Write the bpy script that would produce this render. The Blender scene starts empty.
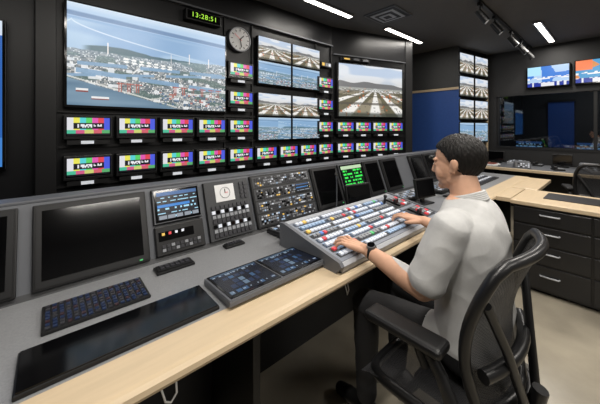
import bpy, bmesh, math, random
import numpy as np
from mathutils import Vector, Matrix, Euler, noise as mnoise
random.seed(7); RNG=np.random.RandomState(5)
scene=bpy.context.scene
scene.view_settings.view_transform='Standard'

def lin(c):
    return tuple(((x/12.92) if x<=0.04045 else ((x+0.055)/1.055)**2.4) for x in c)
MATS={}
def mat(name,col,rough=0.5,metal=0.0,noise=0.0,nscale=20,bump=0.0,bscale=60,emis=0.0,spec=0.5,emcol=None,stretch=None,coat=0):
    if name in MATS: return MATS[name]
    m=bpy.data.materials.new(name); m.use_nodes=True
    nt=m.node_tree; b=nt.nodes['Principled BSDF']
    c=lin(col)
    b.inputs['Base Color'].default_value=(*c,1); b.inputs['Roughness'].default_value=rough
    b.inputs['Metallic'].default_value=metal
    b.inputs['Specular IOR Level'].default_value=spec
    if coat: b.inputs['Coat Weight'].default_value=coat
    tc=nt.nodes.new('ShaderNodeTexCoord')
    vec=tc.outputs['Object']
    if stretch:
        mp=nt.nodes.new('ShaderNodeMapping'); mp.inputs['Scale'].default_value=stretch
        nt.links.new(vec,mp.inputs['Vector']); vec=mp.outputs['Vector']
    n=nt.nodes.new('ShaderNodeTexNoise'); n.inputs['Scale'].default_value=nscale; n.inputs['Detail'].default_value=5
    nt.links.new(vec,n.inputs['Vector'])
    r=nt.nodes.new('ShaderNodeValToRGB')
    a=max(noise,0.02)
    r.color_ramp.elements[0].position=0.3; r.color_ramp.elements[1].position=0.7
    r.color_ramp.elements[0].color=(*[x*(1-a) for x in c],1); r.color_ramp.elements[1].color=(*[min(1,x*(1+a)) for x in c],1)
    nt.links.new(n.outputs['Fac'],r.inputs['Fac']); nt.links.new(r.outputs['Color'],b.inputs['Base Color'])
    if bump:
        n2=nt.nodes.new('ShaderNodeTexNoise'); n2.inputs['Scale'].default_value=bscale; n2.inputs['Detail'].default_value=4
        nt.links.new(vec,n2.inputs['Vector'])
        bp=nt.nodes.new('ShaderNodeBump'); bp.inputs['Strength'].default_value=bump; bp.inputs['Distance'].default_value=0.01
        nt.links.new(n2.outputs['Fac'],bp.inputs['Height']); nt.links.new(bp.outputs['Normal'],b.inputs['Normal'])
    if emis:
        b.inputs['Emission Color'].default_value=(*lin(emcol or col),1); b.inputs['Emission Strength'].default_value=emis
    MATS[name]=m; return m
def screenmat(name,strength=1.0):
    m=bpy.data.materials.new(name); m.use_nodes=True; nt=m.node_tree; b=nt.nodes['Principled BSDF']
    b.inputs['Base Color'].default_value=(0.004,0.004,0.005,1); b.inputs['Roughness'].default_value=0.25
    at=nt.nodes.new('ShaderNodeAttribute'); at.attribute_name='Col'
    nt.links.new(at.outputs['Color'],b.inputs['Emission Color']); b.inputs['Emission Strength'].default_value=strength
    return m
SCR=screenmat('lit_screen',1.05)
SCRD=screenmat('dim_lit_screen',0.6)
black=mat('black_plastic',(0.07,0.07,0.075),0.42)
blackg=mat('black_gloss',(0.025,0.025,0.03),0.10)
darkp=mat('dark_panel_paint',(0.085,0.085,0.09),0.5,noise=.1)
wallblk=mat('video_wall_black',(0.045,0.047,0.06),0.4,noise=.15)
char=mat('charcoal_console',(0.22,0.225,0.235),0.4,noise=.08,nscale=60)
grey=mat('grey_laminate',(0.52,0.525,0.535),0.28,noise=.10,nscale=180,bump=.02)
lgrey=mat('light_grey_metal',(0.68,0.69,0.71),0.4,metal=.15)
mgrey=mat('mid_grey_plastic',(0.38,0.39,0.41),0.42)
wood=mat('maple_edge',(0.79,0.71,0.59),0.32,noise=.05,nscale=5,stretch=(1,10,10))
white=mat('white_plastic',(0.88,0.88,0.88),0.4)
wht_l=mat('key_white',(0.82,0.84,0.88),0.4,emis=.25)
blu_l=mat('key_blue',(0.35,0.50,0.75),0.4,emis=.25)
pbl_l=mat('key_pale_blue',(0.60,0.69,0.80),0.4,emis=.2)
red_l=mat('key_red',(0.80,0.25,0.28),0.4,emis=.3)
grn_l=mat('key_green',(0.3,0.7,0.42),0.4,emis=.35)
ylw_l=mat('key_amber',(0.88,0.72,0.35),0.4,emis=.35)
keyd=mat('key_dark',(0.2,0.2,0.22),0.4)
keyg=mat('key_grey',(0.55,0.56,0.58),0.4)
chrome=mat('brushed_steel',(0.7,0.7,0.72),0.25,metal=1)

class MB:
    def __init__(s): s.v=[];s.f=[];s.m=[];s.c=[];s.sm=[];s.mats=[];s.M=Matrix.Identity(4)
    def mi(s,m):
        if m not in s.mats: s.mats.append(m)
        return s.mats.index(m)
    def add(s,vs,fs,m,M=None,cols=None,smooth=False):
        T=s.M@M if M is not None else s.M
        o=len(s.v); s.v+= [tuple(T@Vector(v)) for v in vs]
        s.f+=[tuple(i+o for i in f) for f in fs]
        k=s.mi(m); s.m+=[k]*len(fs); s.sm+=[smooth]*len(fs)
        s.c+= list(cols) if cols is not None else [(1,1,1)]*len(fs)
    def box(s,c,size,m,M=None,bevel=0,R=None,seg=2):
        x,y,z=[k/2 for k in size]
        L=Matrix.Translation(c)
        if R is not None: L=L@R
        if M is not None: L=M@L
        if bevel<=0:
            vs=[(a*x,b*y,d*z) for a in(-1,1) for b in(-1,1) for d in(-1,1)]
            fs=[(0,1,3,2),(4,6,7,5),(0,4,5,1),(2,3,7,6),(0,2,6,4),(1,5,7,3)]
            s.add(vs,fs,m,L); return
        bm=bmesh.new(); bmesh.ops.create_cube(bm,size=1)
        for v in bm.verts: v.co=Vector((v.co.x*2*x,v.co.y*2*y,v.co.z*2*z))
        bmesh.ops.bevel(bm,geom=bm.edges[:],offset=min(bevel,min(size)*.49),segments=seg,profile=.5,affect='EDGES')
        bm.verts.index_update()
        s.add([v.co.copy() for v in bm.verts],[[v.index for v in f.verts] for f in bm.faces],m,L,smooth=False); bm.free()
    def tube(s,pts,r,m,n=10,closed=False,M=None,caps=True):
        pts=[Vector(p) for p in pts]; N=len(pts)
        rs=r if isinstance(r,(list,tuple)) else [r]*N
        vs=[];fs=[]; up=None
        for i,p in enumerate(pts):
            if closed: t=pts[(i+1)%N]-pts[i-1]
            else: t=pts[min(i+1,N-1)]-pts[max(i-1,0)]
            t.normalize()
            if up is None:
                up=Vector((0,0,1)) if abs(t.z)<.9 else Vector((1,0,0))
            a=t.cross(up).normalized(); b=a.cross(t).normalized(); up=b
            for k in range(n):
                an=2*math.pi*k/n; vs.append(p+(a*math.cos(an)+b*math.sin(an))*rs[i])
        for i in range(N if closed else N-1):
            j=(i+1)%N
            for k in range(n): fs.append((i*n+k,i*n+(k+1)%n,j*n+(k+1)%n,j*n+k))
        s.add(vs,fs,m,M,smooth=True)
        if not closed and caps:
            s.add(vs[:n],[tuple(range(n))[::-1]],m,M); s.add(vs[-n:],[tuple(range(n))],m,M)
    def cyl(s,p0,p1,r0,m,r1=None,n=20,M=None): s.tube([p0,p1],[r0,r0 if r1 is None else r1],m,n,M=M)
    def ell(s,c,r,m,R=None,M=None,n=16):
        vs=[];fs=[];h=n//2
        L=Matrix.Translation(c)
        if R is not None: L=L@R
        if M is not None: L=M@L
        vs.append((0,0,-r[2]))
        for i in range(1,h):
            ph=-math.pi/2+math.pi*i/h
            for k in range(n):
                th=2*math.pi*k/n; vs.append((r[0]*math.cos(ph)*math.cos(th),r[1]*math.cos(ph)*math.sin(th),r[2]*math.sin(ph)))
        vs.append((0,0,r[2])); T=len(vs)-1
        for k in range(n):
            fs.append((0,1+(k+1)%n,1+k)); fs.append((T,T-n+k,T-n+(k+1)%n))
        for i in range(h-2):
            for k in range(n):
                a=1+i*n+k;b=1+i*n+(k+1)%n; fs.append((a,b,b+n,a+n))
        s.add(vs,fs,m,L,smooth=True)
    def cap(s,p0,p1,r0,r1,m=None,n=None):
        m=m or black; p0=Vector(p0);p1=Vector(p1)
        if n is None: n=14 if max(r0,r1)<.02 else 36
        s.ell(p0,(r0,)*3,m,n=n); s.ell(p1,(r1,)*3,m,n=n); s.tube([p0,p1],[r0,r1],m,n=n)
    def loft(s,secs,m,n=64,ex=2.3,sub=5):
        A=np.array(secs); N0=len(A); ts=np.linspace(0,N0-1,(N0-1)*sub+1); secs=[]
        for t in ts:
            i=min(int(t),N0-2); u=t-i
            p0=A[max(i-1,0)];p1=A[i];p2=A[i+1];p3=A[min(i+2,N0-1)]
            secs.append(tuple(.5*((2*p1)+(-p0+p2)*u+(2*p0-5*p1+4*p2-p3)*u*u+(-p0+3*p1-3*p2+p3)*u**3)))
        vs=[];fs=[]
        for (x,y,z,a,b) in secs:
            for k in range(n):
                t=2*math.pi*k/n; ct,st=math.cos(t),math.sin(t)
                vs.append((x+a*math.copysign(abs(ct)**(2/ex),ct),y+b*math.copysign(abs(st)**(2/ex),st),z))
        N=len(secs)
        for i in range(N-1):
            for k in range(n): fs.append((i*n+k,i*n+(k+1)%n,(i+1)*n+(k+1)%n,(i+1)*n+k))
        fs.append(tuple(range(n))[::-1]); fs.append(tuple((N-1)*n+k for k in range(n)))
        s.add(vs,fs,m,smooth=True)
    def extr(s,prof,x0,x1,m,smooth=False):
        n=len(prof)
        vs=[(x0,y,z) for y,z in prof]+[(x1,y,z) for y,z in prof]
        fs=[(i,(i+1)%n,n+(i+1)%n,n+i) for i in range(n)]+[tuple(range(n))[::-1],tuple(range(n,2*n))]
        s.add(vs,fs,m)
    def screen(s,cx,y,cz,w,h,nx,ny,fn,m,M=None):
        us=np.linspace(0,1,nx+1); vs_=np.linspace(0,1,ny+1)
        vs=[(cx-w/2+w*u,y,cz-h/2+h*v) for v in vs_ for u in us]
        fs=[(j*(nx+1)+i,j*(nx+1)+i+1,(j+1)*(nx+1)+i+1,(j+1)*(nx+1)+i) for j in range(ny) for i in range(nx)]
        U,V=np.meshgrid((np.arange(nx)+.5)/nx,(np.arange(ny)+.5)/ny)
        C=np.clip(fn(U,V),0,1).reshape(-1,3)
        C=np.where(C<=.04045,C/12.92,((C+.055)/1.055)**2.4)
        s.add(vs,fs,m,M,cols=[tuple(c) for c in C.tolist()])
    def keys(s,x0,x1,z0,z1,nx,nz,fn,M=None,d=.008,y=0,fill=.72):
        px=(x1-x0)/nx;pz=(z1-z0)/nz
        for j in range(nz):
            for i in range(nx):
                k=fn(i,j)
                if k is None: continue
                s.box((x0+px*(i+.5),y-d/2,z0+pz*(j+.5)),(px*fill,d,pz*fill),k,M)
    def mesh(s,name):
        me=bpy.data.meshes.new(name); me.from_pydata(s.v,[],s.f)
        for m in s.mats: me.materials.append(m)
        me.polygons.foreach_set('material_index',s.m); me.polygons.foreach_set('use_smooth',s.sm)
        ca=me.color_attributes.new('Col','FLOAT_COLOR','CORNER')
        arr=[]
        for f,c in zip(s.f,s.c): arr+= [c[0],c[1],c[2],1.0]*len(f)
        ca.data.foreach_set('color',arr)
        me.update(); return me
    def build(s,name,parent=None,M=None):
        o=bpy.data.objects.new(name,s.mesh(name)); scene.collection.objects.link(o)
        if parent: o.parent=parent
        if M is not None: o.matrix_world=M
        return o
def inst(name,me,M):
    o=bpy.data.objects.new(name,me); scene.collection.objects.link(o); o.matrix_world=M; return o
def empty(name,loc=(0,0,0)):
    o=bpy.data.objects.new(name,None); o.location=loc; o.empty_display_size=.1; scene.collection.objects.link(o); return o
def T(x,y,z): return Matrix.Translation((x,y,z))
def RX(a): return Matrix.Rotation(math.radians(a),4,'X')
def RY(a): return Matrix.Rotation(math.radians(a),4,'Y')
def RZ(a): return Matrix.Rotation(math.radians(a),4,'Z')

# ------------------------------------------------ screen pictures (computed colours)
def sm(a,b,x):
    t=np.clip((x-a)/(b-a),0,1); return t*t*(3-2*t)
def vnoise(U,V,f,seed,ay=1.0):
    r=np.random.RandomState(seed); G=r.rand(256,256)
    x=U*f; y=V*f*ay; i=np.floor(x).astype(int); j=np.floor(y).astype(int); a=x-i; b=y-j
    a=a*a*(3-2*a); b=b*b*(3-2*b)
    g=lambda p,q: G[q%256,p%256]
    return (g(i,j)*(1-a)+g(i+1,j)*a)*(1-b)+(g(i,j+1)*(1-a)+g(i+1,j+1)*a)*b
def cells(U,V,fx,fy,seed):
    r=np.random.RandomState(seed); G=r.rand(256,256)
    return G[np.floor(V*fy).astype(int)%256,np.floor(U*fx).astype(int)%256]
def mixc(A,c,t):
    return A*(1-t[...,None])+np.array(c)*t[...,None]
def aerial(U,V):
    A=np.ones(U.shape+(3,))*np.array((.72,.82,.92))
    A=mixc(A,(.84,.90,.96),sm(.92,1.0,V))
    hz=.91-.04*U
    A=mixc(A,(.47,.58,.72),sm(hz+.02,hz,V)*sm(hz-.04,hz-.03,V))
    A=mixc(A,(.56,.69,.83),sm(hz-.03,hz-.05,V))
    A=mixc(A,(.76,.85,.92),sm(.35,.75,vnoise(U,V,3,8,4))*sm(hz-.05,hz-.08,V)*.6)
    cur=.84-.26*np.abs(U-.02)**.55
    A=mixc(A,(.93,.96,.98),np.exp(-((V-cur)/.006)**2)*.75*sm(.9,.5,U))
    # flat reclaimed land with wooded strip behind
    hl=.585+.035*np.exp(-((U-.25)/.14)**2)+.012*vnoise(U,V*0,22,13)
    A=mixc(A,(.36,.46,.50),sm(hl,hl-.008,V)*sm(.06,.12,U))
    coast=.555+.05*sm(.45,1,U)+.008*vnoise(U,V*0,30,5)
    land=sm(coast,coast-.010,V)
    city=cells(U,V,150,90,11); c2=cells(U,V,56,52,12); c3=cells(U,V,30,30,14)
    base=np.stack([.50+.20*(city-.5),.53+.19*(city-.5),.55+.20*(city-.5)],-1)
    base=mixc(base,(.92,.92,.91),(city>.80)*1.)
    base=mixc(base,(.30,.36,.38),(city<.20)*.75)
    base=mixc(base,(.66,.66,.65),(c2>.80)*.8)
    base=mixc(base,(.34,.43,.41),(vnoise(U,V,10,21,2.2)>.66)*.7)
    base=mixc(base,(.93,.94,.95),((c3>.84)&(V<.46))*.85)
    base=mixc(base,(.68,.77,.85),sm(.34,.60,V)*.40)
    # basins and canals cut between the quays
    for (a,s,w_) in((.44,.05,.016),(.30,-.10,.022),(.37,.16,.012)):
        ch=np.abs(V-a-s*(U-.5))
        base=mixc(base,(.52,.65,.77),sm(w_+.005,w_,ch)*.9*((np.mod(U*3+a*7,1)>.22)*1.))
    # storage tanks
    for i in range(7):
        for j in range(2):
            tx,ty=.30+.045*i,.485+.030*j-.04*i*.1
            base=mixc(base,(.96,.96,.95),((((U-tx)/.016)**2+((V-ty)/.011)**2)<1)*1.)
    A=A*(1-land[...,None])+base*land[...,None]
    wl=.27-.42*U
    wat=sm(wl,wl-.008,V)*sm(.70,.55,U)
    wcol=mixc(np.ones(U.shape+(3,))*np.array((.38,.49,.58)),(.58,.68,.75),vnoise(U,V,6,43,4)*.6)
    A=A*(1-wat[...,None])+wcol*wat[...,None]
    A=mixc(A,(.90,.90,.88),(np.abs(V-wl-.012)<.008)*(U<.62)*.8)
    A=mixc(A,(.82,.82,.80),(np.abs(V-.10-.28*(U-.45))<.008)*(U>.45)*.8)
    zone=(U>.50)&(V<.19)&(V>.03)
    cc=cells(U,V,60,45,51)
    A=mixc(A,(.72,.45,.41),(zone&(cc>.91))*.75); A=mixc(A,(.32,.43,.56),(zone&(cc<.14))*.7); A=mixc(A,(.80,.80,.78),(zone&(cc>.5)&(cc<.6))*.7)
    for x,y,l in((.16,.08,.045),(.07,.15,.03)):
        A=mixc(A,(.92,.92,.92),(np.abs(U-x)<l)*(np.abs(V-y-.006)<.010)*1.); A=mixc(A,(.55,.30,.28),(np.abs(U-x)<l)*(np.abs(V-y+.010)<.006)*1.)
    for x,h in((.20,.66),(.58,.64),(.71,.68),(.86,.66)):
        A=mixc(A,(.95,.93,.92),(np.abs(U-x)<.0025)*(V<h)*(V>h-.12)*1.)
    for x in(.26,.31,.36,.60,.66,.73,.80,.87,.93):
        y=.26 if x<.5 else .27
        A=mixc(A,(.70,.40,.36),((np.abs(U-x)<.0022)|(np.abs(U-x-.012)<.0022))*(V<y)*(V>y-.10)*.9)
        A=mixc(A,(.70,.40,.36),(np.abs(U-x-.010)<.024)*(np.abs(V-y+.012)<.005)*.9)
    return A*.98
def airport(seed,vx=.5,warm=0.0):
    def f(U,V):
        A=np.ones(U.shape+(3,))*np.array((.74,.80,.88))
        A=mixc(A,(.93,.93,.93),sm(.3,.6,vnoise(U,V,4,seed,3))*.7)
        A=mixc(A,(.80,.77,.72),sm(.85,.6,V)*.4)
        mt=.60+.09*vnoise(U,V*0,5,seed+1)
        A=mixc(A,(.46,.46,.46),sm(mt,mt-.01,V))
        hz=.56
        g=sm(hz+.005,hz-.005,V)
        dz=np.clip(hz-V,.004,1)
        fan=(U-vx)/dz
        G=np.ones(U.shape+(3,))*np.array((.42,.40,.32))
        G=mixc(G,(.62,.58,.50),(vnoise(fan,1/dz,1.5,seed+2,.3)>.5)*.8)
        for c,w in((-2.2,.35),(-.9,.25),(.0,.22),(.9,.25),(2.2,.35)):
            G=mixc(G,(.93,.92,.90),sm(w,w-.08,np.abs(fan-c)))
        G=mixc(G,(.33,.31,.28),((np.mod(1/dz,3.0)<.5))*.65)
        G=mixc(G,(.80,.42,.25),((cells(U,V,40,26,seed+4)>.95))*.6)
        G=mixc(G,(.28,.28,.28),((cells(U,V,60,50,seed+8)>.90))*.5)
        G=mixc(G,(.75,.78,.80),sm(.1,.0,hz-V)*.6)
        G=mixc(G,(.95,.95,.95),((cells(U,V,50,60,seed+9)>.7)&(V>.49)&(V<.53))*.8)
        A=A*(1-g[...,None])+G*g[...,None]
        A=mixc(A,(.20,.22,.20),sm(.10,.04,V)*.7)
        return A
    return f
def overview(seed):
    def f(U,V):
        A=aerial((U*.6+seed*.13)%1,V*.9+.08)
        return mixc(A,(.45,.62,.75),np.ones_like(U)*.25)
    return f
def bars(U,V):
    cols=[(.86,.86,.88),(.90,.88,.35),(.35,.80,.82),(.35,.80,.40),(.86,.35,.68),(.86,.28,.32),(.30,.36,.85)]
    A=np.zeros(U.shape+(3,))
    k=np.clip((U*7).astype(int),0,6)
    for i,c in enumerate(cols): A[k==i]=c
    low=V<.30
    k2=np.clip((U*5).astype(int),0,4); alt=[(.3,.72,.58),(.80,.36,.52),(.78,.80,.45),(.80,.38,.42),(.35,.66,.42)]
    for i,c in enumerate(alt): A[low&(k2==i)]=c
    A=np.where(((V<.10))[...,None],np.array((.10,.10,.12)),A)
    box=(np.abs(U-.5)<.36)&(np.abs(V-.52)<.17)
    A[box]=(.12,.12,.14)
    tx=box&(np.abs(V-.52)<.10)&(np.abs(U-.5)<.31)&(cells(U,V,30,14,3)>.42)
    A[tx]=(.90,.90,.92)
    return A
def greentext(U,V):
    A=np.ones(U.shape+(3,))*np.array((.02,.10,.05))
    row=np.mod(V*9,1)
    t=(row>.25)&(row<.8)&(cells(U,V*0+np.floor(V*9)/9,26,9,9)>.35)&(U>.05)&(U<.95)
    A[t]=(.25,.95,.35)
    A[(V>.9)]=(.75,.85,.7)
    k=(U>.7)&(V<.35)&t; A[k]=(.95,.75,.2)
    return A
def uiwin(U,V):
    A=np.ones(U.shape+(3,))*np.array((.07,.09,.13))
    A[(V>.86)]=(.25,.40,.60)
    row=np.mod(V*7,1)
    t=(row>.35)&(row<.7)&(cells(U,V*0+np.floor(V*7)/7,22,7,19)>.4)&(V<.84)
    A[t]=(.65,.85,.95)
    A[(V<.12)&(np.mod(U*5,1)>.15)]=(.55,.58,.62)
    b=(np.abs(V-.5)<.05)&(U<.8); A[b]=(.2,.5,.8)
    return A
def touchui(U,V):
    A=np.ones(U.shape+(3,))*np.array((.06,.09,.15))
    gx=np.mod(U*8,1);gz=np.mod(V*5,1)
    k=(gx>.12)&(gx<.9)&(gz>.2)&(gz<.85); c=cells(U,V,8,5,77)
    A[k&(c>.35)]=(.16,.24,.38); A[k&(c>.62)]=(.30,.45,.62); A[k&(c>.82)]=(.50,.60,.70)
    A[(V>.93)]=(.3,.4,.5)
    A[k&(gz>.45)&(gz<.55)&(cells(U,V,64,5,5)>.5)]=(.75,.82,.9)
    return A
def news(c1,c2):
    def f(U,V):
        A=np.ones(U.shape+(3,))*np.array(c1)
        A=mixc(A,c2,(vnoise(U,V,4,int(c1[0]*100),1)>.5)*.9)
        A[(V<.2)]=(.9,.9,.92); A[(V>.55)&(U<.35)]=(.95,.5,.3) if c1[0]>.4 else (.7,.9,1.)
        A[(V<.2)&(cells(U,V,18,6,3)>.5)]=(.1,.2,.6)
        A[(np.abs(V-.42)<.06)&(cells(U,V,16,20,6)>.5)]=(.95,.95,.95)
        return A
    return f

# ------------------------------------------------ room
H=2.78
floor_m=mat('floor_stone',(0.58,0.55,0.49),0.30,noise=.30,nscale=2.2,bump=.05,bscale=40)
ceil_m=mat('ceiling_grey',(0.35,0.35,0.355),0.8,noise=.04)
wdark=mat('wall_dark',(0.11,0.11,0.115),0.6,noise=.08)
wgrey=mat('wall_charcoal',(0.22,0.225,0.23),0.6,noise=.06)
wblue=mat('wall_blue',(0.17,0.31,0.58),0.55,noise=.06)
wbeh=mat('wall_rear_grey',(0.45,0.45,0.45),0.7)
def slab(name,lo,hi,m):
    b=MB(); c=[(a+d)/2 for a,d in zip(lo,hi)]; b.box(c,[d-a for a,d in zip(lo,hi)],m); return b.build(name)
slab('floor',(-2.1,-3.1,-.1),(8.6,2.9,0),floor_m)
slab('ceiling',(-2.1,-3.1,H),(8.6,2.9,H+.1),ceil_m)
slab('wall_back',(-2.1,2.8,0),(5.3,2.9,H),wdark)
slab('wall_left',(-2.1,-3.0,0),(-2,2.8,H),wdark)
slab('wall_front',(-2.1,-3.1,0),(8.6,-3.0,H),wbeh)
slab('wall_side_back',(5.3,2.0,0),(8.6,2.1,H),wdark)
b=MB(); b.box((5.25,2.31,1.02),(.1,.98,2.04),wblue); b.box((5.25,2.31,(2.08+H)/2),(.1,.98,H-2.08),wgrey)
b.build('wall_side')
b=MB(); b.box((5.245,2.31,2.06),(.13,.98,.04),wood); b.build('trim_1')
b=MB(); b.box((6.36,-.55,.5),(.12,4.9,1.0),wdark); b.box((6.36,-.55,(2.0+H)/2),(.12,4.9,H-2.0),wdark)
b.box((6.36,1.72,1.5),(.12,.36,1.0),wdark); b.box((6.36,-2.5,1.5),(.12,1.0,1.0),wdark)
b.build('wall_right')
slab('wall_far',(8.5,-3.0,0),(8.6,2.0,H),mat('far_room_wall',(0.20,0.21,0.23),0.7))
glass=bpy.data.materials.new('tinted_glass'); glass.use_nodes=True
nt=glass.node_tree; nt.nodes.clear(); o=nt.nodes.new('ShaderNodeOutputMaterial'); mx=nt.nodes.new('ShaderNodeMixShader'); tr=nt.nodes.new('ShaderNodeBsdfTransparent'); gl=nt.nodes.new('ShaderNodeBsdfGlossy')
gl.inputs['Roughness'].default_value=.03; tr.inputs['Color'].default_value=(.6,.65,.7,1); mx.inputs[0].default_value=.12
nt.links.new(tr.outputs[0],mx.inputs[1]); nt.links.new(gl.outputs[0],mx.inputs[2]); nt.links.new(mx.outputs[0],o.inputs[0])
b=MB()
b.box((6.36,-.23,1.5),(.01,3.5,.98),glass)
for y in(-1.98,-.8,.25,1.52): b.box((6.36,y,1.5),(.06,.04,1.0),black)
b.box((6.36,-.23,1.02),(.14,3.54,.04),black); b.box((6.36,-.23,1.98),(.14,3.54,.04),black)
b.build('window_1')
b=MB(); b.box((8.44,.86,1.45),(.06,.42,1.0),mat('blue_board',(.15,.32,.62),.5,emis=.12)) 
b.box((8.40,.86,.92),(.08,.48,.04),black); b.box((8.40,.86,1.98),(.08,.48,.04),black);b.build('blue_wall_board')
b=MB()
b.box((8.1,.2,.72),(.6,3.2,.04),mgrey)
for y in(-1.35,1.75): b.box((8.1,y,.35),(.5,.04,.70),black)
b.build('far_room_desk')
for y in(-.9,-.3,.35,1.35):
    b=MB(); b.box((0,0,.22),(.5,.04,.32),black,bevel=.006); b.screen(0,-.022,.22,.46,.28,20,12,uiwin,SCRD); b.box((0,.03,.03),(.2,.15,.02),black); b.box((0,.03,.06),(.05,.02,.08),black)
    b.build('far_room_monitor',M=T(8.05,y,.722)@RZ(-90))
SM=T(5.20,1.86,0)@RZ(-9.7)
b=MB(); b.box((.53,.08,H/2),(1.06,.14,H),wallblk,M=SM)
b.box((1.045,-.01,1.45),(.03,.03,1.35),wood,M=SM); b.build('wall_side_monitor')

# ------------------------------------------------ video wall
b=MB()
b.box((.66,2.70,H/2),(4.52,.12,H),wallblk)
SEG=T(2.92,2.60,0)@RZ(-17.2)
b.box((.66,.10,H/2),(1.36,.12,H),wallblk,M=SEG)
b.box((1.40,.28,H/2),(.14,.50,H),wdark,M=SEG)
b.box((-.02,2.60,H/2),(.11,.10,H),black,bevel=.006)
for z in(.96,1.245,1.50,):
    b.box((1.44,2.63,z),(2.86,.02,.018),darkp)
    b.box((.66,.03,z),(1.30,.02,.018),darkp,M=SEG)
b.box((1.45,2.62,2.50),(2.9,.05,.015),mgrey)
b.box((.66,.03,2.40),(1.30,.05,.015),mgrey,M=SEG)
for x in(1.315,1.635,2.60,2.90): b.box((x,2.632,1.75),(.015,.02,1.5),darkp)
b.build('video_wall_rack')

b=MB()
b.box((0,0.0,0),(.292,.078,.175),black,bevel=.006)
b.box((0,-.041,.004),(.276,.006,.150),mat('bezel_grey',(.16,.16,.17),.35))
b.box((0,-.042,.004),(.264,.006,.138),blackg)
b.screen(0,-.0465,.006,.250,.126,56,30,bars,SCR)
b.box((-.01,-.05,-.108),(.075,.02,.022),mat('umd_label',(.85,.87,.9),.4,emis=.40))
b.box((0,-.035,-.108),(.25,.03,.030),black)
b.box((0,-.02,-.095),(.10,.03,.02),black)
sm_me=b.mesh('rack_monitor')
zr=[1.095,1.385,1.672,1.96]
for k in range(9):
    x=.215+.313*k
    rows=[0,1] if k<4 else ([0,1,2,3] if k in(4,8) else [0])
    for r in rows: inst('rack_monitor',sm_me,T(x,2.60,zr[r]))
for k in range(4):
    for r in(0,1): inst('rack_monitor',sm_me,SEG@T(.165+.30*k,0,zr[r]))
def tv(name,M,w,h,fn,nx,ny,bz=.018,d=.06,sc=SCR):
    b=MB(); b.box((0,0,0),(w,d,h),black,bevel=.006)
    b.box((0,-d/2-.001,0),(w-.01,.004,h-.01),blackg)
    b.screen(0,-d/2-.0045,.004,w-2*bz,h-2*bz,nx,ny,fn,sc)
    b.box((0,d/2+.004,0),(w*.4,.01,h*.4),black)
    return b.build(name,M=M)
tv('wall_television',T(.69,2.60,1.905),1.235,.765,aerial,320,190)
tv('wall_television',SEG@T(.625,.0,1.905),1.17,.765,airport(3,.55),180,110)
for i,(z,x) in enumerate([(z,x) for z in(2.25,1.985,1.635,1.37) for x in(1.91,2.39)]):
    fn=[airport(20,.4),airport(30,.6),overview(2),overview(3),airport(44,.5),airport(51,.45),overview(5),overview(1)][i]
    tv('stack_monitor',T(x,2.605,z),.47,.262,fn,72,42,bz=.010,d=.05)
def blueui(U,V):
    A=np.ones(U.shape+(3,))*np.array((.16,.38,.68)); A[(V>.9)]=(.8,.85,.9); A[(cells(U,V,14,10,4)>.6)&(V<.8)]=(.25,.5,.78); return A
tv('wall_television',T(-.80,2.60,1.59),1.19,.95,blueui,60,50)
b=MB(); b.box((0,0,0),(.34,.07,.10),black,bevel=.006); b.box((0,-.037,0),(.31,.004,.075),blackg)
dc=b.build('digital_clock',M=T(1.08,2.602,2.41))
cu=bpy.data.curves.new('digits','FONT'); cu.body='13:28:51'; cu.size=.062; cu.space_character=1.15; cu.align_x='CENTER'; cu.align_y='CENTER'; cu.extrude=.001
cu.materials.append(mat('led_green',(.62,.85,.25),.4,emis=1.0))
to=bpy.data.objects.new('digits',cu); scene.collection.objects.link(to); to.parent=dc; to.location=(0,-.042,0); to.rotation_euler=(math.pi/2,0,0)
b=MB(); b.cyl((0,.02,0),(0,-.03,0),.125,mgrey,n=48); b.cyl((0,-.028,0),(0,-.034,0),.112,white,n=48)
b.tube([(.12*math.cos(t),-.034,.12*math.sin(t)) for t in np.linspace(0,2*math.pi,48,endpoint=False)],.007,lgrey,n=8,closed=True)
for k in range(12):
    a=k*math.pi/6; b.box((0,-.036,0),(.006,.003,.02),black,M=RY(math.degrees(a))@T(0,0,.092))
b.box((0,-.038,.028),(.010,.003,.06),black,M=RY(44)); b.box((0,-.040,.04),(.007,.003,.085),black,M=RY(168)); b.box((0,-.042,.03),(.003,.003,.10),red_l,M=RY(305))
b.cyl((0,-.034,0),(0,-.044,0),.007,black)
b.build('wall_clock',M=T(1.465,2.62,2.29))
b=MB(); b.box((0,0,0),(.20,.06,.07),black,bevel=.004)
for i in range(3): b.box((-.06+.06*i,-.031,0),(.045,.004,.04),[ylw_l,keyg,wht_l][i])
b.build('tally_sign',M=T(2.75,2.608,2.22))
b=MB()
b.box((.16,.01,0),(.5,.04,.05),black)
for i in range(3):
    b.box((i*.16,0,0),(.13,.06,.045),black,bevel=.004); b.box((i*.16,-.032,0),(.09,.004,.02),[ylw_l,mgrey,keyg][i])
b.build('tally_lamp_row',M=SEG@T(.2,.01,2.345))
for r in range(4):
    for c in range(2):
        tv('side_monitor',SM@T(.27+.50*c,-.02,2.50-.40*r),.48,.37,airport(60+r*3+c,.5) if r<3 else overview(r+c),50,38,bz=.020,d=.045,sc=SCR)
tv('hanging_television',T(6.255,.80,2.245)@RZ(-90),.56,.37,news((.25,.5,.85),(.75,.85,.95)),50,34)
tv('hanging_television',T(6.255,.19,2.255)@RZ(-90),.58,.38,news((.85,.55,.3),(.2,.6,.85)),50,34)

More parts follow.
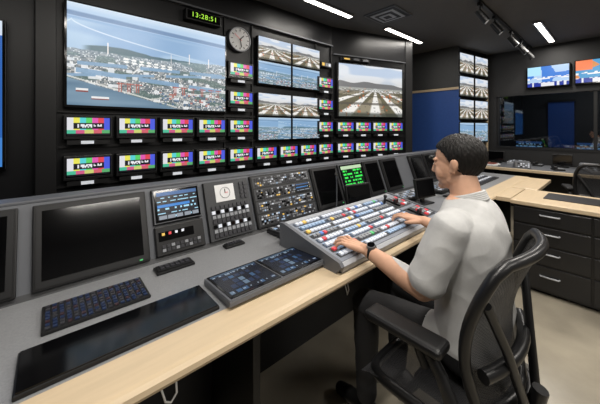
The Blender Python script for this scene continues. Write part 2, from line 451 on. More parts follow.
# ------------------------------------------------ console
CX0,CX1=-1.6,4.6
b=MB()
b.extr([(.905,.715),(.905,.75),(1.43,.75),(1.55,1.08),(1.64,1.08),(1.64,.02),(1.58,.02),(1.58,1.04),(1.40,.715)],CX0,CX1,char)
b.box(((CX0+CX1)/2,1.168,.7515),(CX1-CX0,.524,.004),grey)
b.box(((CX0+CX1)/2,1.595,1.086),(CX1-CX0+.01,.10,.014),mgrey,bevel=.004)
UP=T(0,1.43,.752)@RX(-20)
b.box(((CX0+CX1)/2,-.002,.175),(CX1-CX0,.006,.345),mgrey,M=UP)
b.box(((CX0+CX1)/2,.94,.66),(CX1-CX0,.02,.11),black)
b.box(((CX0+CX1)/2,1.35,.36),(CX1-CX0,.02,.72),black)
for x in(CX0+.02,-.5,.62,2.0,3.3,CX1-.02): b.box((x,1.26,.355),(.035,.60,.71),black,bevel=.004)
for x in(-.5,.62,2.0,3.3): b.box((x,1.50,.34),(.03,.16,.66),black)
console=b.build('control_console')
b=MB()
pr=[(.905,.712),(.785,.712),(.768,.717),(.760,.730),(.762,.744),(.772,.752),(.785,.754),(.905,.754)]
b.extr(pr,CX0,CX1,wood)
b.box((3.38,.708,.733),(.56,.116,.04),wood,bevel=.004)
b.box((4.13,.660,.733),(.86,.212,.04),wood,bevel=.006)
wb=b.build('desk_edge',parent=console)
def upobj(name,x0,x1,z0,z1,fnc):
    b=MB(); w=x1-x0;h=z1-z0
    b.box((0,-.016,0),(w,.018,h),black,bevel=.004); fnc(b,w,h)
    return b.build(name,M=UP@T((x0+x1)/2,0,(z0+z1)/2))
bzd=mat('bezel_dark',(.11,.11,.115),.4)
def blankmon(b,w,h):
    b.box((0,-.027,0),(w-.02,.006,h-.02),bzd); b.box((0,-.031,.004),(w-.055,.004,h-.06),blackg)
    b.box((w*.4,-.032,-h/2+.014),(.012,.004,.006),grn_l)
for x0,x1 in((-1.1,-.62),(-.58,-.09),(-.05,.345)): upobj('console_monitor',x0,x1,.018,.335,blankmon)
for x0,x1 in((1.44,1.73),(2.08,2.32),(2.36,2.64),(2.9,3.2),(3.24,3.54)): upobj('console_monitor',x0,x1,.03,.34,blankmon)
def scr(fn,nx=44,ny=30):
    def f(b,w,h):
        b.box((0,-.026,0),(w-.008,.004,h-.008),mgrey); b.box((0,-.029,0),(w-.018,.006,h-.018),blackg); b.screen(0,-.0335,0,w-.04,h-.04,nx,ny,fn,SCR)
    return f
upobj('waveform_display',.37,.605,.165,.335,scr(uiwin))
def dev(b,w,h):
    b.box((0,-.026,0),(w-.01,.004,h-.01),darkp); b.box((-.02,-.029,.02),(w*.7,.004,h*.3),blackg)
    b.keys(-w*.4,w*.4,-h*.38,-h*.12,9,2,lambda i,j:keyg if (i+j)%3==0 else keyd,y=-.028,d=.005)
    for i in range(4): b.box((-w*.35+i*.03,-.032,.03),(.012,.003,.012),[ylw_l,red_l,wht_l,wht_l][i])
upobj('playback_controller',.37,.605,.02,.155,dev)
def kp(b,w,h):
    b.box((0,-.026,0),(w-.006,.004,h-.006),char)
    b.box((-.02,-.03,h*.28),(w*.42,.006,h*.30),white)
    b.tube([(-.02+.03*math.cos(t),-.035,h*.28+.03*math.sin(t)) for t in np.linspace(0,6.28,24,endpoint=False)],.0012,mgrey,n=6,closed=True)
    b.box((-.02,-.035,h*.28+.01),(.003,.003,.022),black); b.box((-.012,-.035,h*.28),(.018,.003,.003),red_l)
    b.keys(-w*.42,w*.42,-h*.46,h*.08,9,7,lambda i,j:[keyd,wht_l,keyg,keyd,blackg,keyg][(i*3+j*5)%6],y=-.028)
    b.keys(w*.26,w*.45,h*.12,h*.44,2,4,lambda i,j:keyd,y=-.028)
upobj('intercom_panel',.63,.905,.02,.335,kp)
def rk(b,w,h):
    b.box((0,-.026,0),(w-.006,.004,h-.006),darkp)
    for zz in(.36,.12,-.12,-.36):
        b.box((0,-.029,h*zz),(w*.96,.004,h*.21),char)
        b.keys(-w*.45,w*.45,h*(zz-.09),h*(zz+.09),28,4,lambda i,j:random.choice([wht_l,keyg,keyd,keyd,keyg,blackg,keyg,keyd,keyg,wht_l,keyd,keyg,ylw_l,keyd,keyg,keyd,pbl_l,keyd,keyg,blackg]),y=-.031,d=.006,fill=.62)
    for i in range(4): b.cyl((-w*.36+i*.05,-.03,h*.12),(-w*.36+i*.05,-.05,h*.12),.012,black)
    b.box((w*.30,-.036,h*.12),(w*.26,.008,h*.17),black); b.screen(w*.30,-.0405,h*.12,w*.24,h*.14,22,9,uiwin,SCR)
upobj('router_panel',.925,1.42,.02,.34,rk)
upobj('status_display',1.75,2.06,.05,.34,scr(greentext,52,36))
upobj('router_panel',3.6,4.2,.02,.34,rk)
DK=RX(-90)
def deskobj(name,x0,x1,y0,y1,z,fnc,tilt=0,th=.012,m=black):
    b=MB(); w=x1-x0;h=y1-y0
    b.box((0,th/2,0),(w,th,h),m,bevel=.003); fnc(b,w,h)
    zc=z+th+abs(math.sin(math.radians(tilt)))*h/2
    return b.build(name,M=T((x0+x1)/2,(y0+y1)/2,zc)@DK@RX(tilt))
ZT=.754
def slabf(b,w,h): b.box((0,-.002,0),(w-.01,.003,h-.01),blackg)
deskobj('touch_tablet',-.065,.44,.915,1.09,ZT,slabf)
deskobj('touch_tablet',-.72,-.12,.915,1.09,ZT,slabf)
dk_keys=mat('key_navy',(.11,.16,.26),.4,emis=.05,emcol=(.15,.3,.6)); dk_keys2=mat('key_maroon',(.22,.14,.16),.4)
deskobj('button_panel',-.02,.28,1.145,1.315,ZT,lambda b,w,h:b.keys(-w*.48,w*.48,-h*.46,h*.46,16,8,lambda i,j:[keyd,dk_keys,dk_keys,dk_keys,keyd,dk_keys,dk_keys2][(i*2+j*3)%7],d=.003,fill=.62))
def dblt(b,w,h):
    b.box((0,-.002,0),(w-.004,.003,h-.004),mgrey)
    for sx in(-1,1):
        b.box((sx*w*.245,-.005,0),(w*.47,.004,h*.93),blackg); b.screen(sx*w*.245,-.0075,0,w*.44,h*.84,40,26,touchui,SCRD)
deskobj('touchscreen_panel',.46,.925,.88,1.10,ZT,dblt,tilt=-3,th=.02,m=mgrey)
def sp(b,w,h):
    b.box((0,-.002,0),(w*.9,.003,h*.8),darkp); b.keys(-w*.4,w*.4,-h*.3,h*.3,6,2,lambda i,j:keyd)
deskobj('desk_control_plate',.34,.50,1.29,1.36,ZT,sp)
deskobj('desk_control_plate',.68,.79,1.34,1.385,ZT,sp)
def ed(b,w,h):
    b.box((0,-.002,0),(w-.01,.003,h-.01),char)
    b.keys(-w*.47,w*.47,-h*.45,h*.45,20,5,lambda i,j:[wht_l,keyg,keyd,keyg,keyd,keyg,pbl_l][(i*3+j*2)%7] if i%6!=5 else None)
deskobj('edit_keyboard',.97,1.50,1.235,1.40,ZT,ed,tilt=-6,th=.02)
deskobj('edit_keyboard',2.1,2.6,1.15,1.36,ZT,ed,tilt=-6,th=.02)
deskobj('edit_keyboard',2.75,3.3,1.1,1.34,ZT,ed,tilt=-4,th=.02)
deskobj('button_panel',3.4,4.2,1.0,1.3,ZT,lambda b,w,h:b.keys(-w*.48,w*.48,-h*.46,h*.46,20,6,lambda i,j:[keyd,keyg,keyd,wht_l][(i*2+j*3)%4],d=.006))
for x,y,s in((1.72,1.29,1.0),(2.32,1.07,1.0),(2.75,.98,.9)):
    b=MB(); b.box((0,0,.13),(.24,.022,.16),black,bevel=.005,R=RX(-10)); b.box((0,-.0135,.132),(.215,.003,.135),blackg,R=RX(-10))
    b.box((0,.02,.05),(.04,.015,.10),black); b.box((0,.02,.006),(.16,.12,.012),black,bevel=.004)
    b.build('desk_monitor',M=T(x,y,ZT+.001)@RZ(-10))
b=MB(); b.cyl((0,0,0),(0,0,.03),.03,black); b.tube([(0,0,.03),(-.005,-.01,.12),(-.03,-.03,.24),(-.07,-.06,.31)],.004,mgrey); b.cyl((-.07,-.06,.31),(-.09,-.08,.32),.010,black)
b.build('gooseneck_microphone',M=T(1.53,1.34,ZT))
# vision mixer
b=MB()
X0,X1=.94,1.96; Y0,Y1=.79,1.17; Z0,Z1=.800,.868
b.extr([(Y0,ZT+.002),(Y0-.012,Z0-.012),(Y0,Z0),(Y1,Z1),(Y1+.03,Z1+.004),(Y1+.03,ZT+.002)],X0,X1,lgrey)
b.extr([(Y0+.02,ZT),(Y0-.014,Z0-.010),(Y0,Z0+.006),(Y1,Z1+.010),(Y1+.034,Z1+.008),(Y1+.034,ZT)],X0-.02,X0,mgrey)
b.extr([(Y0+.02,ZT),(Y0-.014,Z0-.010),(Y0,Z0+.006),(Y1,Z1+.010),(Y1+.034,Z1+.008),(Y1+.034,ZT)],X1,X1+.02,mgrey)
ang=math.degrees(math.atan2(Z1-Z0,Y1-Y0)); L=math.hypot(Y1-Y0,Z1-Z0)
SW=T((X0+X1)/2,Y0,Z0)@RX(-90+ang)
W=X1-X0
b.box((0,-.001,L/2),(W-.01,.004,L-.01),mat('mixer_face',(.50,.52,.56),.4),M=SW)
bandb=mat('mixer_blue_band',(.22,.27,.35),.4)
for r in range(8):
    z0=.028+r*.044
    b.box((-.09,-.0035,z0+.014),(W*.78,.003,.030),[char,bandb][(r//2)%2],M=SW)
    b.box((-.09,-.0045,z0+.0315),(W*.76,.003,.005),[pbl_l,keyg][r%2],M=SW)
    b.keys(-W/2+.03,W/2-.24,z0+.001,z0+.027,30,1,lambda i,j:(None if i%8==7 else ([wht_l,wht_l,pbl_l,keyg,wht_l][(i//8+r*2)%5] if random.random()>.09 else random.choice([red_l,red_l,ylw_l,grn_l,blu_l]))),M=SW,y=-.005,d=.008,fill=.74)
for r in range(2):
    z=.08+r*.17
    b.box((W/2-.11,-.004,z+.02),(.18,.004,.14),char,M=SW)
    b.box((W/2-.16,-.008,z+.02),(.02,.006,.11),blackg,M=SW); b.box((W/2-.16,-.028,z),(.05,.03,.014),black,M=SW,bevel=.003)
    b.keys(W/2-.12,W/2-.03,z-.04,z+.08,3,4,lambda i,j:[red_l,wht_l,keyg,keyg][(i+j*2)%4],M=SW,y=-.006,d=.008)
b.cyl((W/2-.22,-.005,.30),(W/2-.22,-.05,.30),.008,black,M=SW); b.ell((W/2-.22,-.055,.30),(.013,.013,.013),black,M=SW)
b.build('video_switcher')
b=MB()
for i in range(2):
    b.box((i*.05,0,0),(.042,.012,.05),lgrey,bevel=.003); b.cyl((i*.05,-.004,0),(i*.05,-.014,0),.016,black); b.cyl((i*.05,-.012,0),(i*.05,-.018,0),.008,chrome)
b.tube([(.0,-.016,0),(0,-.05,-.01),(.01,-.055,-.05),(.03,-.04,-.075),(.048,-.035,-.06),(.05,-.02,-.015)],.003,white)
so=b.mesh('cable_socket')
for x in(.24,1.06,-.45): inst('cable_socket',so,T(x,.923,.640))

# ------------------------------------------------ drawer cabinets (right)
b=MB()
b.box((3.35,-.35,.375),(.60,1.94,.69),mat('cabinet_black',(.10,.10,.105),.3),bevel=.004)
b.box((3.35,-.35,.738),(.64,1.98,.035),wood,bevel=.006)
b.box((3.42,-.40,.758),(.30,1.7,.006),black)
b.box((3.36,-.35,.02),(.52,1.88,.04),black)
cf=mat('drawer_front',(.13,.13,.135),.28)
for k in range(4):
    y=.62-.485*k-.2425
    for (z,h) in((.64,.13),(.49,.15),(.33,.15),(.145,.20)):
        b.box((3.046,y,z),(.016,.47,h-.008),cf,bevel=.003)
        b.tube([(3.04,y-.06,z+.02),(3.02,y-.055,z+.02),(3.02,y+.055,z+.02),(3.04,y+.06,z+.02)],.0065,lgrey)
b.build('drawer_cabinet')
def desk(name,x0,x1,y0,y1,z):
    b=MB(); cx,cy=(x0+x1)/2,(y0+y1)/2
    b.box((cx,cy,z-.02),(x1-x0,y1-y0,.04),wood,bevel=.005); b.box((cx,cy,z+.002),(x1-x0-.12,y1-y0-.1,.006),mgrey)
    for yy in(y0+.05,y1-.05): b.box((cx,yy,(z-.04)/2),(x1-x0-.1,.04,z-.04),black)
    b.box((x1-.06,cy,(z-.04)/2),(.03,y1-y0-.1,z-.04),black); b.build(name)
desk('side_desk',5.30,6.2,-1.6,1.60,.76)
items={}
def item(k):
    if k in items: return items[k]
    b=MB()
    if k==0:
        b.box((0,0,.12),(.24,.025,.17),black,bevel=.005); b.box((0,-.014,.12),(.22,.003,.15),blackg); b.box((0,.02,.012),(.15,.12,.02),black); b.box((0,.02,.05),(.04,.015,.06),black); nm='desk_monitor'
    elif k==1:
        b.box((0,0,.045),(.20,.24,.09),mgrey,bevel=.006); b.keys(-.09,.09,.01,.08,6,3,lambda i,j:random.choice([keyd,wht_l,keyg]),y=-.12); nm='audio_processor'
    elif k==2:
        b.box((0,0,.032),(.22,.22,.04),lgrey,bevel=.005,R=RX(6)); b.keys(-.1,.1,-.09,.09,8,5,lambda i,j:random.choice([keyd,wht_l,keyg]),M=T(0,0,.052)@RX(6)@DK); nm='desk_keypad'
    elif k==3:
        b.box((0,0,.006),(.21,.30,.012),white); b.box((.02,.01,.016),(.21,.29,.006),white,R=RZ(9)); b.box((0,.0,.024),(.15,.2,.010),mat('book_cover',(.5,.25,.2),.5),R=RZ(-12)); nm='paper_stack'
    else:
        b.box((0,0,.012),(.13,.19,.024),black,bevel=.006); b.box((-.04,0,.045),(.04,.2,.03),black,bevel=.01); b.box((-.04,0,.028),(.03,.16,.012),black); b.keys(0,.055,-.08,.08,3,4,lambda i,j:keyg,M=T(0,0,.024)@DK,d=.004); nm='desk_telephone'
    items[k]=(nm,b.mesh(nm)); return items[k]
seq=[0,2,4,0,1,3,0,2,1,4]
for i in range(10):
    y=1.46-.29*i; nm,me=item(seq[i]); inst(nm,me,T(5.95,y,.766)@RZ(-90))
seq=[3,1,4,2,3,0]
for i in range(6):
    y=1.44-.42*i; nm,me=item(seq[i]); inst(nm,me,T(5.55,y,.766)@RZ(-80+i*4))
b=MB(); b.box((6.27,.08,1.3),(.05,.10,1.0),lgrey,bevel=.01); b.box((6.27,.08,1.3),(.06,.04,.9),white); b.build('wall_column_speaker')

# ------------------------------------------------ ceiling things
lampm=mat('lamp_tube',(1,1,1),.5,emis=8,emcol=(1,.97,.93))
def arealight(name,loc,sx,sy,p,parent=None,rot=(0,0,0),col=(1,.95,.88)):
    l=bpy.data.lights.new(name,'AREA'); l.shape='RECTANGLE'; l.size=sx; l.size_y=sy; l.energy=p; l.color=col
    o=bpy.data.objects.new(name,l); o.location=loc; o.rotation_euler=rot; scene.collection.objects.link(o)
    if parent: o.parent=parent
    return o
def strip(x0,x1,y,p):
    b=MB(); b.box(((x0+x1)/2,y,H-.012),(x1-x0+.04,.10,.024),mgrey); b.box(((x0+x1)/2,y,H-.026),(x1-x0,.06,.006),lampm)
    o=b.build('ceiling_strip_light'); arealight('tube',((x0+x1)/2,y,H-.035),x1-x0,.06,p,o)
strip(2.05,2.80,2.22,9); strip(3.5,4.5,2.14,9); strip(4.8,6.0,.72,22)
strip(.0,1.2,.35,33); strip(1.9,3.1,.35,33); strip(-1.4,-.4,.35,18); strip(2.6,4.2,-1.4,40); strip(.2,1.6,-1.6,30)  # strips out of view; the first is added for even light on the desk
b=MB()
b.box((3.13,1.9,H-.008),(.42,.42,.016),mgrey)
for k in range(5): 
    s_=.38-.075*k
    b.box((3.13,1.9,H-.018-.004*k),(s_,s_,.004),[black,lgrey][k%2])
b.build('air_diffuser')
tl=MB(); tl.box((4.7,1.02,H-.015),(3.0,.035,.03),black)
for x in(3.55,4.1,4.9,5.5,6.0):
    tl.cyl((x,1.02,H-.03),(x,1.02,H-.12),.008,black); tl.box((x,1.02,H-.05),(.10,.03,.03),black)
    tl.cyl((x-.02,1.04,H-.11),(x+.02,.96,H-.24),.035,black,r1=.04); tl.cyl((x+.02,.96,H-.24),(x+.021,.957,H-.243),.03,white)
tro=tl.build('track_light')
for x in(3.55,4.1,4.9,5.5):
    l=bpy.data.lights.new('spot','SPOT'); l.energy=30; l.spot_size=1.5; l.spot_blend=.6; l.shadow_soft_size=.03; l.color=(1,.92,.82)
    o=bpy.data.objects.new('spot',l); scene.collection.objects.link(o); o.parent=tro; o.location=(x+.03,.93,H-.27)
    o.rotation_euler=(-.45,.1,0)
l=arealight('area_fill',(7.4,.5,2.7),.8,.8,10); l.name='far_room_fill'  # bare area light added to lift the adjoining room dimly, no fixture

# ------------------------------------------------ office chair
def chair(name,M,sc=1.0):
    b=MB(); fr=mat('chair_frame',(.10,.10,.105),.35)
    ms=bpy.data.materials.get('chair_mesh')
    if not ms:
        ms=bpy.data.materials.new('chair_mesh'); ms.use_nodes=True; nt=ms.node_tree; p=nt.nodes['Principled BSDF']; p.inputs['Base Color'].default_value=(.02,.02,.022,1); p.inputs['Roughness'].default_value=.6
        w=nt.nodes.new('ShaderNodeTexChecker'); w.inputs['Scale'].default_value=260; tc=nt.nodes.new('ShaderNodeTexCoord'); nt.links.new(tc.outputs['Object'],w.inputs['Vector'])
        mu=nt.nodes.new('ShaderNodeMath'); mu.operation='MULTIPLY'; mu.inputs[1].default_value=.30; nt.links.new(w.outputs['Fac'],mu.inputs[0])
        t=nt.nodes.new('ShaderNodeBsdfTransparent'); mx=nt.nodes.new('ShaderNodeMixShader'); nt.links.new(mu.outputs[0],mx.inputs[0]); nt.links.new(p.outputs[0],mx.inputs[1]); nt.links.new(t.outputs[0],mx.inputs[2]); nt.links.new(mx.outputs[0],nt.nodes['Material Output'].inputs[0])
    def bp(u,v):
        hw=.175+.075*math.sin(math.pi*min(1,v*.62+.12)) ; hw*=1-.10*max(0,v-.8)*3
        z=.53+.46*v
        y=-.215+.035*math.sin(math.pi*v*1.1)*1.0-.045*v**2+.055*u*u
        return Vector((u*hw,y,z))
    NU,NV=16,20
    vs=[bp(-1+2*i/NU,j/NV) for j in range(NV+1) for i in range(NU+1)]
    fs=[(j*(NU+1)+i,j*(NU+1)+i+1,(j+1)*(NU+1)+i+1,(j+1)*(NU+1)+i) for j in range(NV) for i in range(NU)]
    b.add(vs,fs,ms,smooth=True)
    loop=[bp(-1,v) for v in np.linspace(.06,.94,14)]+[bp(u,1)+Vector((0,0,.01*(1-u*u))) for u in np.linspace(-.9,.9,9)]+[bp(1,v) for v in np.linspace(.94,.06,14)]+[bp(u,0) for u in np.linspace(.9,-.9,7)]
    b.tube(loop,.017,fr,closed=True,n=10)
    b.tube([bp(u,.28)+Vector((0,-.03,0)) for u in np.linspace(-.92,.92,9)],.020,fr)
    for s in(-1,1): b.tube([bp(s*.93,.75)+Vector((0,-.01,0)),bp(s*.6,.42)+Vector((0,-.045,0)),(s*.06,-.25,.50),(0.03*s,-.20,.40)],.014,fr)
    b.tube([(0,-.27,.56),(0,-.25,.47),(0,-.16,.40),(0,-.04,.385)],[.022,.026,.03,.03],fr)
    NS=14
    def sp_(u,v):
        x=u*.245*(1-.10*max(0,-v)); y=.0+v*.235
        return Vector((x,y,.452+.012*u*u+.010*max(0,-v)**2-.028*max(0,v)**4))
    vs=[sp_(-1+2*i/NS,-1+2*j/NS) for j in range(NS+1) for i in range(NS+1)]
    fs=[(j*(NS+1)+i,j*(NS+1)+i+1,(j+1)*(NS+1)+i+1,(j+1)*(NS+1)+i) for j in range(NS) for i in range(NS)]
    b.add(vs,fs,ms,smooth=True)
    rim=[sp_(.97*math.copysign(abs(math.cos(t))**.45,math.cos(t)),.97*math.copysign(abs(math.sin(t))**.45,math.sin(t)))-Vector((0,0,.008)) for t in np.linspace(0,2*math.pi,44,endpoint=False)]
    b.tube(rim,.019,fr,closed=True)
    for y in(-.12,.08): b.tube([(-.23,y,.435),(-.12,y,.405),(.12,y,.405),(.23,y,.435)],.014,fr)
    b.box((0,-.02,.385),(.16,.26,.05),fr,bevel=.015)
    for s in(-1,1):
        b.tube([(s*.10,-.13,.41),(s*.24,-.15,.42),(s*.275,-.14,.50),(s*.272,-.08,.63),(s*.268,-.03,.695)],[.018,.020,.021,.019,.018],fr)
        b.tube([(s*.268,-.03,.63),(s*.268,-.0,.695)],.016,fr)
        b.box((s*.265,.045,.708),(.085,.27,.034),black,bevel=.015,seg=3)
    b.cyl((0,-.02,.37),(0,-.02,.24),.018,chrome); b.cyl((0,-.02,.25),(0,-.02,.10),.028,black)
    b.cyl((0,-.02,.13),(0,-.02,.085),.05,fr)
    for k in range(5):
        a=2*math.pi*k/5+.3; c,s=math.cos(a),math.sin(a)
        b.tube([(0,-.02,.115),(c*.15,-.02+s*.15,.105),(c*.30,-.02+s*.30,.078)],[.028,.022,.015],fr)
        px,py=c*.30,-.02+s*.30
        b.cyl((px,py,.08),(px,py,.045),.008,chrome,n=10)
        for q in(-1,1):
            n=Vector((-s,c,0)); b.cyl(Vector((px,py,.029))+n*q*.006,Vector((px,py,.029))+n*q*.024,.028,black,n=20)
    return b.build(name,M=M)
chair('office_chair',T(1.155,.435,0)@RZ(0))
chair('office_chair',T(4.45,.12,0)@RZ(-75))

# ------------------------------------------------ seated man
man=empty('seated_man',(1.27,.40,0))
skin=mat('skin',(.82,.64,.53),.5,noise=.05,nscale=30); 
shirt=mat('polo_shirt_grey',(.75,.75,.745),.85,noise=.03,nscale=40,bump=.15,bscale=20)
trou=mat('trousers_black',(.09,.09,.10),.8,noise=.1,bump=.3,bscale=14); shoe=mat('shoe_black',(.05,.05,.05),.35)
hairm=mat('hair_black',(.085,.074,.068),.55,noise=.5,nscale=70,bump=.6,bscale=120,stretch=(1,1,.25),spec=.3)
HD=T(1.314,.462,1.225)@RZ(2)@RX(-6)
b=MB()
b.loft([(1.265,.37,.475,.12,.08),(1.265,.375,.50,.175,.125),(1.265,.38,.58,.180,.133),(1.265,.385,.68,.172,.128),(1.265,.385,.78,.172,.124),(1.265,.39,.88,.180,.124),(1.27,.395,.96,.190,.120),(1.275,.40,1.01,.188,.110),(1.28,.405,1.045,.165,.096),(1.285,.41,1.075,.125,.082),(1.29,.415,1.10,.072,.064)],shirt)
b.cap((1.29,.408,1.04),(1.308,.440,1.16),.062,.056)
shL,elL,wrL=Vector((1.095,.415,1.005)),Vector((1.035,.485,.785)),Vector((1.06,.745,.835))
shR,elR,wrR=Vector((1.455,.415,1.005)),Vector((1.60,.50,.795)),Vector((1.585,.735,.855))
arms=[]
for sh,el,wr in((shL,elL,wrL),(shR,elR,wrR)):
    hem=sh.lerp(el,.84)
    b.cap(sh,hem,.068,.067); b.cap(sh.lerp(Vector((1.27,.40,1.0)),.25)+Vector((0,0,.005)),sh,.072,.066)
    b.cap(sh,el,.045,.043); m1=el.lerp(wr,.3); b.cap(el,m1,.043,.044); b.cap(m1,wr,.044,.027); arms.append((sh,el,wr,hem))
def hand(wr,d,s,pit):
    d=Vector(d).normalized(); M=Matrix.Translation(wr)@RZ(math.degrees(math.atan2(-d.x,d.y)))@RX(pit)
    P=lambda x,y,z: M@Vector((x*s,y,z))
    b.cap(P(0,-.02,0),P(0,.02,0),.024,.022)
    xs=[.030,.010,-.010,-.029]; kn=[.088,.092,.088,.080]
    for x,k in zip(xs,kn): b.cap(P(x*.55,.012,0),P(x,k,.002),.015,.0125)
    Ls=[(.042,.027,.021),(.046,.030,.022),(.042,.028,.021),(.033,.021,.019)]; spd=[14,4,-6,-16]
    for x,k,L3,a in zip(xs,kn,Ls,spd):
        p=Vector((x,k,.002)); pitch=0; r=.0095
        for li,(l,dp) in enumerate(zip(L3,(8,-34,-38))):
            pitch+=dp; an=math.radians(a); pr_=math.radians(pitch)
            q=p+Vector((math.sin(an)*math.cos(pr_),math.cos(an)*math.cos(pr_),math.sin(pr_)))*l
            b.cap(P(*p),P(*q),r,r-.0008); p=q; r-=.0008
    b.cap(P(.018,.018,-.004),P(.045,.050,-.008),.015,.0115); b.cap(P(.045,.050,-.008),P(.058,.080,-.014),.011,.009)
    return M
ML=hand(wrL,(-.12,1,0),1,4); MR=hand(wrR,(-.15,1,0),-1,2)
for x0,x1 in((1.18,1.13),(1.35,1.42)):
    b.cap((x0,.40,.555),(x1,.80,.548),.085,.064); b.cap((x1,.80,.548),(x1,.80,.12),.062,.045)
    b.cap((x1,.79,.055),(x1,.90,.045),.042,.034); b.cap((x1,.90,.045),(x1,.955,.036),.036,.030); b.cap((x1,.74,.045),(x1,.79,.06),.034,.036)
def he(c,r,R=None): b.ell(c,r,black,R=R,M=HD,n=28)
def hc(p,q,r0,r1): b.cap(HD@Vector(p),HD@Vector(q),r0,r1,n=20)
he((0,-.012,.035),(.077,.096,.084)); he((0,.024,-.015),(.068,.070,.085)); he((0,.028,-.064),(.055,.056,.045)); he((0,.070,-.090),(.024,.019,.019))
he((0,.052,-.055),(.036,.036,.036))
hc((0,.084,.022),(0,.099,-.020),.0085,.0110); he((0,.102,-.024),(.012,.010,.009))
for s in(-1,1):
    he((s*.012,.095,-.027),(.008,.009,.007)); he((s*.030,.074,.026),(.026,.013,.008)); he((s*.042,.055,-.030),(.022,.025,.032)); he((s*.030,.077,.006),(.017,.010,.009))
    he((s*.050,.0,-.062),(.014,.038,.024))
    he((s*.080,-.008,-.004),(.006,.016,.028),RX(8)); he((s*.086,-.016,.004),(.006,.015,.022),RX(8)); he((s*.079,.002,-.024),(.006,.009,.010))
he((0,.084,-.052),(.020,.010,.0055)); he((0,.083,-.062),(.018,.010,.006))
tmp=b.build('tmp_body')
md=tmp.modifiers.new('r','REMESH'); md.mode='VOXEL'; md.voxel_size=.0034
md=tmp.modifiers.new('s','SMOOTH'); md.factor=.5; md.iterations=3
dg=bpy.context.evaluated_depsgraph_get(); me=bpy.data.meshes.new_from_object(tmp.evaluated_get(dg))
bpy.data.objects.remove(tmp)
me.materials.clear()
for m in(skin,shirt,trou,shoe,mat('lips',(.74,.52,.46),.45)): me.materials.append(m)
def sdist(P,a,c):
    a=np.array(a);c=np.array(c);ab=c-a; t=np.clip(((P-a)@ab)/(ab@ab),0,1); return np.linalg.norm(P-a-t[:,None]*ab,axis=1),((P-a)@ab)/(ab@ab)
HI=np.array(HD.inverted())
def classify(C):
    idx=np.ones(len(C),int)
    idx[(C[:,2]<.555)]=2; idx[(C[:,1]>.52)&(C[:,2]<.66)]=2; idx[C[:,2]<.095]=3
    idx[(C[:,2]>1.100-.25*(C[:,1]-.42))&(np.abs(C[:,0]-1.31)<.12)]=0
    for sh,el,wr,hem in arms:
        d1,t1=sdist(C,el,wr+(wr-el)*.6); d2,t2=sdist(C,sh,el)
        idx[(d1<.055)&(t2>.90)&(C[:,2]>.66)]=0
        idx[(d1<.09)&(t1>.5)&(C[:,2]>.7)]=0
    LC=C@HI[:3,:3].T+HI[:3,3]
    idx[(LC[:,2]<-.047)&(LC[:,2]>-.068)&(LC[:,1]>.086)&(np.abs(LC[:,0])<.018)]=4
    return idx
N=len(me.polygons); C=np.zeros(N*3); me.polygons.foreach_get('center',C); C=C.reshape(-1,3)
me.polygons.foreach_set('material_index',classify(C).astype(np.int32)); me.polygons.foreach_set('use_smooth',np.ones(N,bool))
# cloth folds pushed into the shirt surface: long shallow creases running diagonally
NVt=len(me.vertices); VC=np.zeros(NVt*3); me.vertices.foreach_get('co',VC); VC=VC.reshape(-1,3)
VN=np.zeros(NVt*3); me.vertices.foreach_get('normal',VN); VN=VN.reshape(-1,3)
vi=classify(VC); out=VC.copy()
for i in np.nonzero((vi==1)|(vi==2))[0]:
    x,y,z=VC[i]
    a=mnoise.noise(Vector((x*5+z*9,y*5-z*4,z*5-x*6)))
    c=mnoise.noise(Vector((x*14+z*16,y*14,z*9-x*12)))
    out[i]=VC[i]+VN[i]*(.0045*(.5-abs(a)*2.0)+.0016*c)
me.vertices.foreach_set('co',out.reshape(-1)); me.update()
body=bpy.data.objects.new('body',me); scene.collection.objects.link(body); body.parent=man; body.matrix_parent_inverse=T(1.27,.40,0).inverted()
def child(b,name):
    o=b.build(name); o.parent=man; o.matrix_parent_inverse=T(1.27,.40,0).inverted(); return o
b=MB(); vs=[];fs=[];NT,NP=180,120
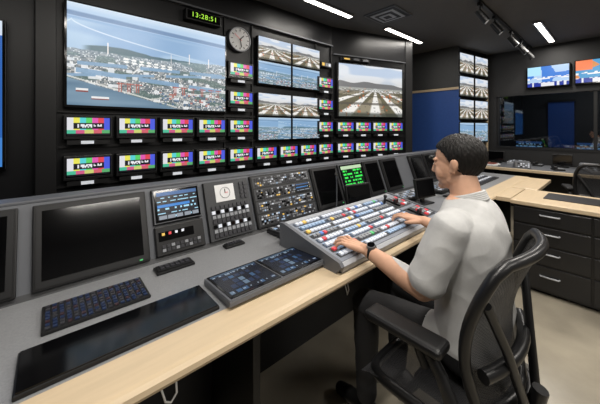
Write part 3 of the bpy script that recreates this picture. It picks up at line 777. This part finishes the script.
for j in range(NP+1):
    ph=-math.pi/2+math.pi*j/NP
    for i in range(NT):
        th=2*math.pi*i/NT
        dx,dy,dz=math.cos(ph)*math.cos(th),math.cos(ph)*math.sin(th),math.sin(ph)
        line=np.interp(dy,[-1,-.45,-.22,-.10,.05,.22,.34,.55,.8,1],[-.80,-.97,-.92,-.50,-.16,-.26,.04,.30,.42,.42])
        line+=.025*math.sin(th*31)+.02*math.sin(th*53)
        m_=max(0,min(1,(dz-line)/.12)); m_=m_*m_*(3-2*m_)
        cl=.5*math.sin(th*23+dz*6)*math.cos(dz*19+th*5)+.5*math.sin(th*41-dz*13)
        low=max(0,min(1,(dz+.85)/.9))
        k=.93+m_*(.090+.055*low+.06*max(0,dz)+.014*cl)
        zz=.033+dz*(.086 if dz>0 else .098)*k
        vs.append((dx*.077*k,-.012+dy*.096*k,zz))
for j in range(NP):
    for i in range(NT): fs.append((j*NT+i,j*NT+(i+1)%NT,(j+1)*NT+(i+1)%NT,(j+1)*NT+i))
b.add(vs,fs,hairm,M=HD,smooth=True)
for s in(-1,1):
    b.ell((s*.032,.0860,.028),(.018,.005,.0035),hairm,M=HD)
child(b,'hair')
b=MB()
for s in(-1,1):
    b.ell((s*.031,.0785,.006),(.0125,.0105,.0045),white,M=HD); b.ell((s*.031,.0865,.006),(.005,.0035,.0045),blackg,M=HD)
child(b,'eyes')
b=MB()
pts=[]
for t in np.linspace(math.pi*.5+.35,math.pi*2.5-.35,40):
    pts.append((1.296+.063*math.cos(t),.421+.061*math.sin(t),1.104-.022*math.sin(t)))
for q in range(5):
    b.tube([(p[0]+(p[0]-1.296)*.05*q,p[1]+(p[1]-.421)*.05*q,p[2]-.0065*q) for p in pts],.0065,shirt)
child(b,'collar')
b=MB(); wm=ML@T(0,-.022,0)
b.tube([wm@Vector((.029*math.cos(t),0,.028*math.sin(t))) for t in np.linspace(0,2*math.pi,28,endpoint=False)],.0085,black,closed=True)
b.cyl(wm@Vector((-.010,0,.024)),wm@Vector((-.014,0,.038)),.019,mgrey,n=24); b.cyl(wm@Vector((-.014,0,.038)),wm@Vector((-.0145,0,.0395)),.016,blackg,n=24)
child(b,'wrist_watch')

# ------------------------------------------------ world + camera
w=bpy.data.worlds.new('world'); scene.world=w; w.use_nodes=True; w.node_tree.nodes['Background'].inputs[0].default_value=(.05,.055,.06,1)
cam=bpy.data.cameras.new('camera'); co=bpy.data.objects.new('camera',cam); scene.collection.objects.link(co)
co.location=(0,0,1.38); co.rotation_euler=(math.pi/2,0,-math.asin(.6626)); cam.sensor_width=36; cam.lens=283*36/600; cam.shift_y=-74/600; cam.clip_start=.02
scene.camera=co
